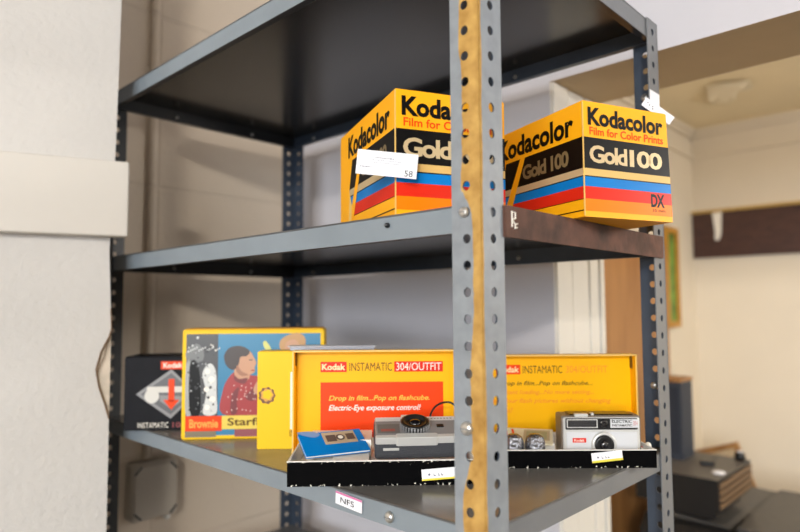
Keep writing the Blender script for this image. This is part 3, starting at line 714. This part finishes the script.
# right edge is chipped: irregular outline cut by height
edge = [(0,-.004),(EYE-.25,-.0045),(EYE-.19,-.005),(EYE-.165,-.012),(EYE-.135,-.022),(EYE-.105,-.027),(EYE-.075,-.020),(EYE-.05,-.008),(EYE-.035,-.004),(EYE+.0,-.006),(EYE+.1,-.0105),(EYE+.3,-.004),(EYE+.54,-.001),(zc,.0)]
edge = [(z, v) for z, v in edge]
fr = [Vector((P0.x+u.x*v, P0.y+u.y*v, z)) for z, v in edge]
bk = [Vector((p.x, YW-.001, p.z)) for p in fr]
n = len(fr)
L0, L1 = Vector((Q.x,Q.y,0)), Vector((Q.x,Q.y,zc)); K0, K1 = Vector((Q.x,YW-.001,0)), Vector((Q.x,YW-.001,zc))
mb.add([L0]+fr+[L1], [tuple(range(n+2))], M_pillar)
for i in range(n-1): mb.add([fr[i], bk[i], bk[i+1], fr[i+1]], [(0,1,2,3)], mat('raw_plaster_chip', (176,158,138), .8, var=.2, vscale=60) if 1 < i < 9 else M_pillar)
mb.add([L0,K0,K1,L1], [(0,1,2,3)], M_pillar); mb.add([K0]+bk+[K1], [tuple(range(n+2))], M_pillar)
q0 = P0-u*.0045; n3 = Vector((-math.sin(a), math.cos(a)))*.0035; ch = mat('chipped_plaster', (206,192,174), .85, var=.12, vscale=50, bump=.4, bscale=60)
A_ = Vector((P0.x-u.x*.06, P0.y-u.y*.06)); q0 = q0+n3; A_ = A_+n3
mb.prism([(A_.x,A_.y,EYE-.20),(q0.x,q0.y,EYE-.20),(q0.x,YW-.002,EYE-.20),(A_.x,YW-.002,EYE-.20)], (0,0,.18), ch)
cr = mat('crack_brown', (120,92,66), .9)
mb.tube([p+Vector((n2x[0], n2x[1], 0))*.0006 for n2x in [(-.34,-.94)] for p in fr[2:10]], .0011, cr, 6)
mb.tube([Vector((fr[5].x, fr[5].y-.001, fr[5].z-.01)), Vector((fr[4].x+.006, fr[4].y-.003, EYE-.085)), Vector((fr[3].x+.004, fr[3].y-.002, EYE-.05))], .0008, cr, 6)
struct(mb.build('wall_pillar'))
mb = MB(); th = .030; n2 = Vector((math.sin(a), -math.cos(a)))
c0 = P0+u*.0175; c1 = Q
z0, z1 = EYE+.1245, EYE+.2560
P = [c0, c1, c1+n2*th, c0+n2*th]
mb.prism([(p.x, p.y, z0) for p in P], (0,0,z1-z0), mat('white_rail_paint', (208,202,193), .55, bump=.1))
struct(mb.build('trim_5', bevel=.003))
# plaster flake lifted at the chipped edge
# conduit and junction box on the back wall
mb = MB(); mb.tube([(.139,YW-.011,EYE-.335), (.139,YW-.011,CEIL)], .0095, M_block, 14)
o = mb.build('conduit_pipe'); tag(o, 'cream painted conduit pipe running up the block wall behind the shelves', 'pipe')
jb = empty('junction_box', (.148,YW-.0005,EYE-.398), 0, 'square cream electrical junction box on the block wall below the lower shelf', 'junction box')
gb = mat('grey_cream_enamel', (192,182,168), .4)
mb = MB(); mb.rbox((-.052,-.034,-.062), (.052,0,.062), gb, .010); mb.build('housing', jb)
mb = MB(); mb.rbox((-.049,-.040,-.058), (.049,-.034,.058), gb, .012); cv = mb.build('cover', jb)
for sx in (-1,1):
    for sz in (-1,1):
        mb = MB(); X = Matrix.Translation((sx*.040,-.0405,sz*.048)) @ Matrix.Rotation(sx*sz*PI/4, 4, 'Y')
        mb.box((-.011,-.0006,-.002), (.011,.0006,.002), M_dark, X=X); mb.build('corner_slot', cv)
mb = MB(); mb.lathe([(.007,0),(.007,.010),(.004,.013)], WP, Matrix.Translation((.036,-.012,-.068)) @ Matrix.Rotation(PI/2, 4, 'X'), 16); mb.build('cable_gland', jb)
# wooden door leaf against the side wall of the far room
wd = empty('wooden_door', (1.35,SY-.045,0), 0, 'orange oak veneered door leaf standing flat against the cream wall beyond the opening', 'door')
mb = MB(); mb.box((0,0,0), (.67,.040,EYE+.235), M_oak); mb.build('door_leaf', wd, bevel=.002)
mb = MB(); mb.lathe([(.018,0),(.018,.004),(.008,.008),(.008,.03),(.022,.038),(.024,.05),(.014,.058)], mat('brass', (190,150,80), .3, metal=.9), Matrix.Translation((.61,0,1.0)) @ Matrix.Rotation(PI/2, 4, 'X')); mb.build('door_knob', wd)
# picture frame beyond the right post
pf = empty('framed_picture', (2.055,SY-.018,EYE-.090), 0, 'ochre framed picture with green in it, on the cream wall just right of the post', 'picture')
mb = MB(); oc = mat('ochre_frame', (190,136,46), .45)
for A, B in (((0,-.016,0),(.14,.002,.025)),((0,-.016,.385),(.14,.002,.410)),((0,-.016,.025),(.025,.002,.385)),((.115,-.016,.025),(.14,.002,.385))): mb.box(A, B, oc)
mb.build('frame', pf, bevel=.002)
mb = MB(); mb.box((.025,-.006,.025), (.115,.002,.385), mat('picture_green', (110,146,60), .5, var=.5, vscale=20)); mb.build('picture_sheet', pf)
# dark coat board on the far wall
cb = empty('coat_board', (FX,.612,EYE+.211), -PI/2, 'long dark brown wall board with a white hook, high on the far cream wall', 'wall board')
mb = MB(); mb.box((0,-.022,0), (1.9,0,.200), M_brownwood); mb.build('board', cb, bevel=.003)
mb = MB(); mb.box((-.01,-.034,.200), (1.9,0,.212), mat('honey_wood_ledge', (196,160,84), .5)); mb.build('ledge', cb)
mb = MB(); mb.prism([(.088,-.0225,.198),(.125,-.0225,.200),(.120,-.0225,.10),(.108,-.0225,.072),(.098,-.0225,.09)], (0,-.006,0), WI); mb.tube([(.107,-.028,.09),(.107,-.05,.075),(.107,-.058,.095)], .005, WI); mb.build('hook', cb, label='white hook')
# peeling paint on the far ceiling
mb = MB(); flake = [(1.876, 0.354), (1.856, 0.318), (1.906, 0.266), (1.922, 0.222), (1.996, 0.231), (2.019, 0.266), (2.027, 0.289), (2.092, 0.317), (2.137, 0.354), (2.118, 0.407), (2.007, 0.387)]
vs = []; nF = len(flake); cxy = (1.996,0.310)
for ring, dz in ((1,-.004),(.55,-.012)):
    for i, (x, y) in enumerate(flake):
        k = .012*((i*5)%3)/2 if ring == 1 else 0
        vs.append((cxy[0]+(x-cxy[0])*ring, cxy[1]+(y-cxy[1])*ring, CZ+dz-k))
fs = [(i,(i+1)%nF,nF+(i+1)%nF,nF+i) for i in range(nF)]+[tuple(nF+i for i in range(nF))]
mb.add(vs, fs, mat('lifted_paint', (244,232,204), .7))
o = mb.build('paint_flake'); w = o.modifiers.new('s','SOLIDIFY'); w.thickness = .001; tag(o, 'pale flake of peeling paint hanging from the yellowed ceiling', 'paint flake')
# stack of equipment in the far room
desk = empty('work_table', (1.36,-1.0,0), 0, 'grey work table at the lower right carrying dark office machines', 'table')
TT = .752
mb = MB(); mb.box((0,0,TT-.03), (.84,1.52,TT), mat('grey_laminate', (96,92,86), .4, var=.1)); mb.build('table_top', desk, bevel=.003)
for x in (.03,.77):
    for y in (.03,1.45):
        mb = MB(); mb.box((x,y,0), (x+.04,y+.04,TT-.03), BK); mb.build('leg', desk)
lm = empty('office_printer', (1.40,-.15,TT), 0, 'large dark grey office machine with a sloping front panel and flat top', 'printer')
dg = mat('dark_grey_machine', (72,70,68), .4, var=.15, vscale=60); dk2 = mat('black_machine', (20,20,22), .35)
mb = MB(); mb.prism([(0,0,0),(0,0,.18),(.04,0,.215),(.55,0,.215),(.55,0,0)], (0,.60,0), dk2); mb.build('housing', lm, bevel=.005)
mb = MB(); mb.box((.05,.01,.2153), (.54,.34,.225), dg); mb.build('flat_top', lm, bevel=.003)
mb = MB(); mb.prism([(.05,.36,.2153),(.05,.59,.2153),(.05,.59,.2340),(.05,.38,.2200)], (.48,0,0), dg); mb.build('sloping_panel', lm, bevel=.002)
mb = MB(); mb.rbox((.0,-.035,0), (.12,.0,.006), WT, .002); mb.build('highlight_slip', lm, loc=(.03,.16,.2255), rot=(0,0,.3))  # white slip added as a highlight on the glossy flat top
ZR = TT+.2345
bm = empty('black_recorder', (1.420,.228,ZR+.028), 0, 'black box-shaped machine with a brown slatted side, stacked on the larger dark machine', 'machine')
mb = MB(); mb.box((0,0,0), (.33,.235,.090), dk2, {'top':mat('sheen_black_top', (96,92,88), .45)}); mb.build('housing', bm, bevel=.003)  # lighter top: reflected light put into the colour
bs = mat('brown_side_panel', (122,96,70), .5)
for i in range(4):
    mb = MB(); mb.box((.01,-.006,.010+i*.019), (.32,-.0005,.021+i*.019), bs); mb.build('side_slat', bm, label='brown slat')
mb = MB(); mb.box((.03,.02,-.0275), (.27,.20,-.0005), dk2); mb.build('foot_block', bm)
ZS = ZR+.028+.0905
rc = MB(); rc.rbox((0,0,0), (.095,.012,.040), dk2, .003, X=Matrix.Rotation(-PI/2, 4, 'X')); o = rc.build('remote_control', loc=(1.58,.285,ZS+.0125), rot=(0,0,.25)); 
o.location.z = ZS+.0005; o.rotation_euler.x = 0
for v in o.data.vertices: v.co.z += -min(0, 0)
mn = min(v.co.z for v in o.data.vertices)
for v in o.data.vertices: v.co.z -= mn
tag(o, 'slim black remote control lying on top of the black machine', 'remote control')
rc = MB(); rc.lathe([(.018,0),(.018,.003),(.015,.005)], WT); o = rc.build('white_disc', loc=(1.510,.252,ZS)); tag(o, 'small round white disc lying on the front corner of the black machine', 'disc')
rc = MB(); rc.lathe([(.015,0),(.016,.014),(.014,.022),(.009,.026)], dk2); rc.lathe([(.008,.026),(.008,.029)], WT); o = rc.build('ink_bottle', loc=(1.720,.250,ZS)); tag(o, 'small black bottle with a white cap on the far corner of the black machine', 'bottle')
ls = empty('loudspeaker', (1.592,.380,ZS), 0, 'dark blue-grey loudspeaker with a wooden top standing right beside the right post', 'speaker')
mb = MB(); mb.box((0,0,0), (.10,.07,.246), mat('blue_grey_cloth', (48,54,66), .7)); mb.build('cabinet', ls, bevel=.004)
mb = MB(); mb.box((-.003,-.003,.2463), (.103,.073,.257), M_frame); mb.build('top_panel', ls)
mb = MB(); mb.box((-.003,.008,.02), (-.0005,.062,.23), mat('grille_cloth', (40,46,58), .8, bump=.4, bscale=400)); mb.build('grille', ls)
root = empty('wooden_frame', (2.10,.432,TT), 0, 'light wooden frame tilted sideways behind the black machine, its corner pointing up', 'frame'); root.rotation_euler = (0, math.radians(-20), -PI/2)
w, h, b = .18, .289, .020
mb = MB()
mb.box((0,0,0), (w,.014,b), M_frame); mb.box((0,0,h-b), (w,.014,h), M_frame); mb.box((0,0,b), (b,.014,h-b), M_frame); mb.box((w-b,0,b), (w,.014,h-b), M_frame)
mb.build('moulding', root, bevel=.003)
mb = MB(); mb.box((b-.003,.006,b-.003), (w-b+.003,.009,h-b+.003), mat('frame_backing', (216,196,160), .7)); mb.build('backing', root)
# ------------------------------------------------------------------ lights
def area(name, loc, tgt, sx, sy, power, col):
    L = bpy.data.lights.new(name, 'AREA'); L.shape = 'RECTANGLE'; L.size = sx; L.size_y = sy; L.energy = power; L.color = col
    o = bpy.data.objects.new(name, L); COL.objects.link(o); o.location = loc
    o.rotation_euler = (Vector(tgt)-Vector(loc)).to_track_quat('-Z','Y').to_euler(); return o
area('ceiling_lamp', (-3.3,-2.5,CEIL-.05), (.1,.9,1.5), .50, .25, 112, (1,.94,.86))
area('window_daylight', (-5.0,-1.5,2.0), (.1,.4,1.6), 4.2, 1.1, 270, (.87,.93,1.))
area('front_area_light', (-.4,-5.0,1.6), (.4,0,1.5), 1.6, 1.6, 8, (1,.96,.9))  # weak unseen area light from the front side; no doorway is built
pl_ = bpy.data.lights.new('far_room_fill', 'POINT'); pl_.energy = 53; pl_.shadow_soft_size = .15; pl_.color = (1,.97,.93)  # unseen light added to brighten the far ceiling and walls
po = bpy.data.objects.new('far_room_fill', pl_); COL.objects.link(po); po.location = (1.35,-1.5,CZ-.42)
wd_ = bpy.data.worlds.new('world'); SC.world = wd_; wd_.use_nodes = True
wd_.node_tree.nodes['Background'].inputs[0].default_value = (.9,.92,1,1); wd_.node_tree.nodes['Background'].inputs[1].default_value = .4
# ------------------------------------------------------------------ camera
cam = bpy.data.cameras.new('camera'); co = bpy.data.objects.new('camera', cam); COL.objects.link(co); SC.camera = co
cam.sensor_width = 36; cam.lens = 618.9/800*36; cam.clip_start = .02
pit, rol = .0657, -.0059
fw = Vector((math.cos(YAW)*math.cos(pit), math.sin(YAW)*math.cos(pit), math.sin(pit))); r = Vector((math.sin(YAW), -math.cos(YAW), 0)); u_ = r.cross(fw)
r2 = r*math.cos(rol)+u_*math.sin(rol); u2 = -r*math.sin(rol)+u_*math.cos(rol)
co.matrix_world = Matrix(((r2.x,u2.x,-fw.x,CX),(r2.y,u2.y,-fw.y,CY),(r2.z,u2.z,-fw.z,EYE),(0,0,0,1)))
cam.dof.use_dof = True; cam.dof.focus_distance = .76; cam.dof.aperture_fstop = 2.8
vs = SC.view_settings; vs.view_transform = 'Standard'; vs.look = 'None'; vs.exposure = 0; vs.gamma = 1; vs.use_curve_mapping = False
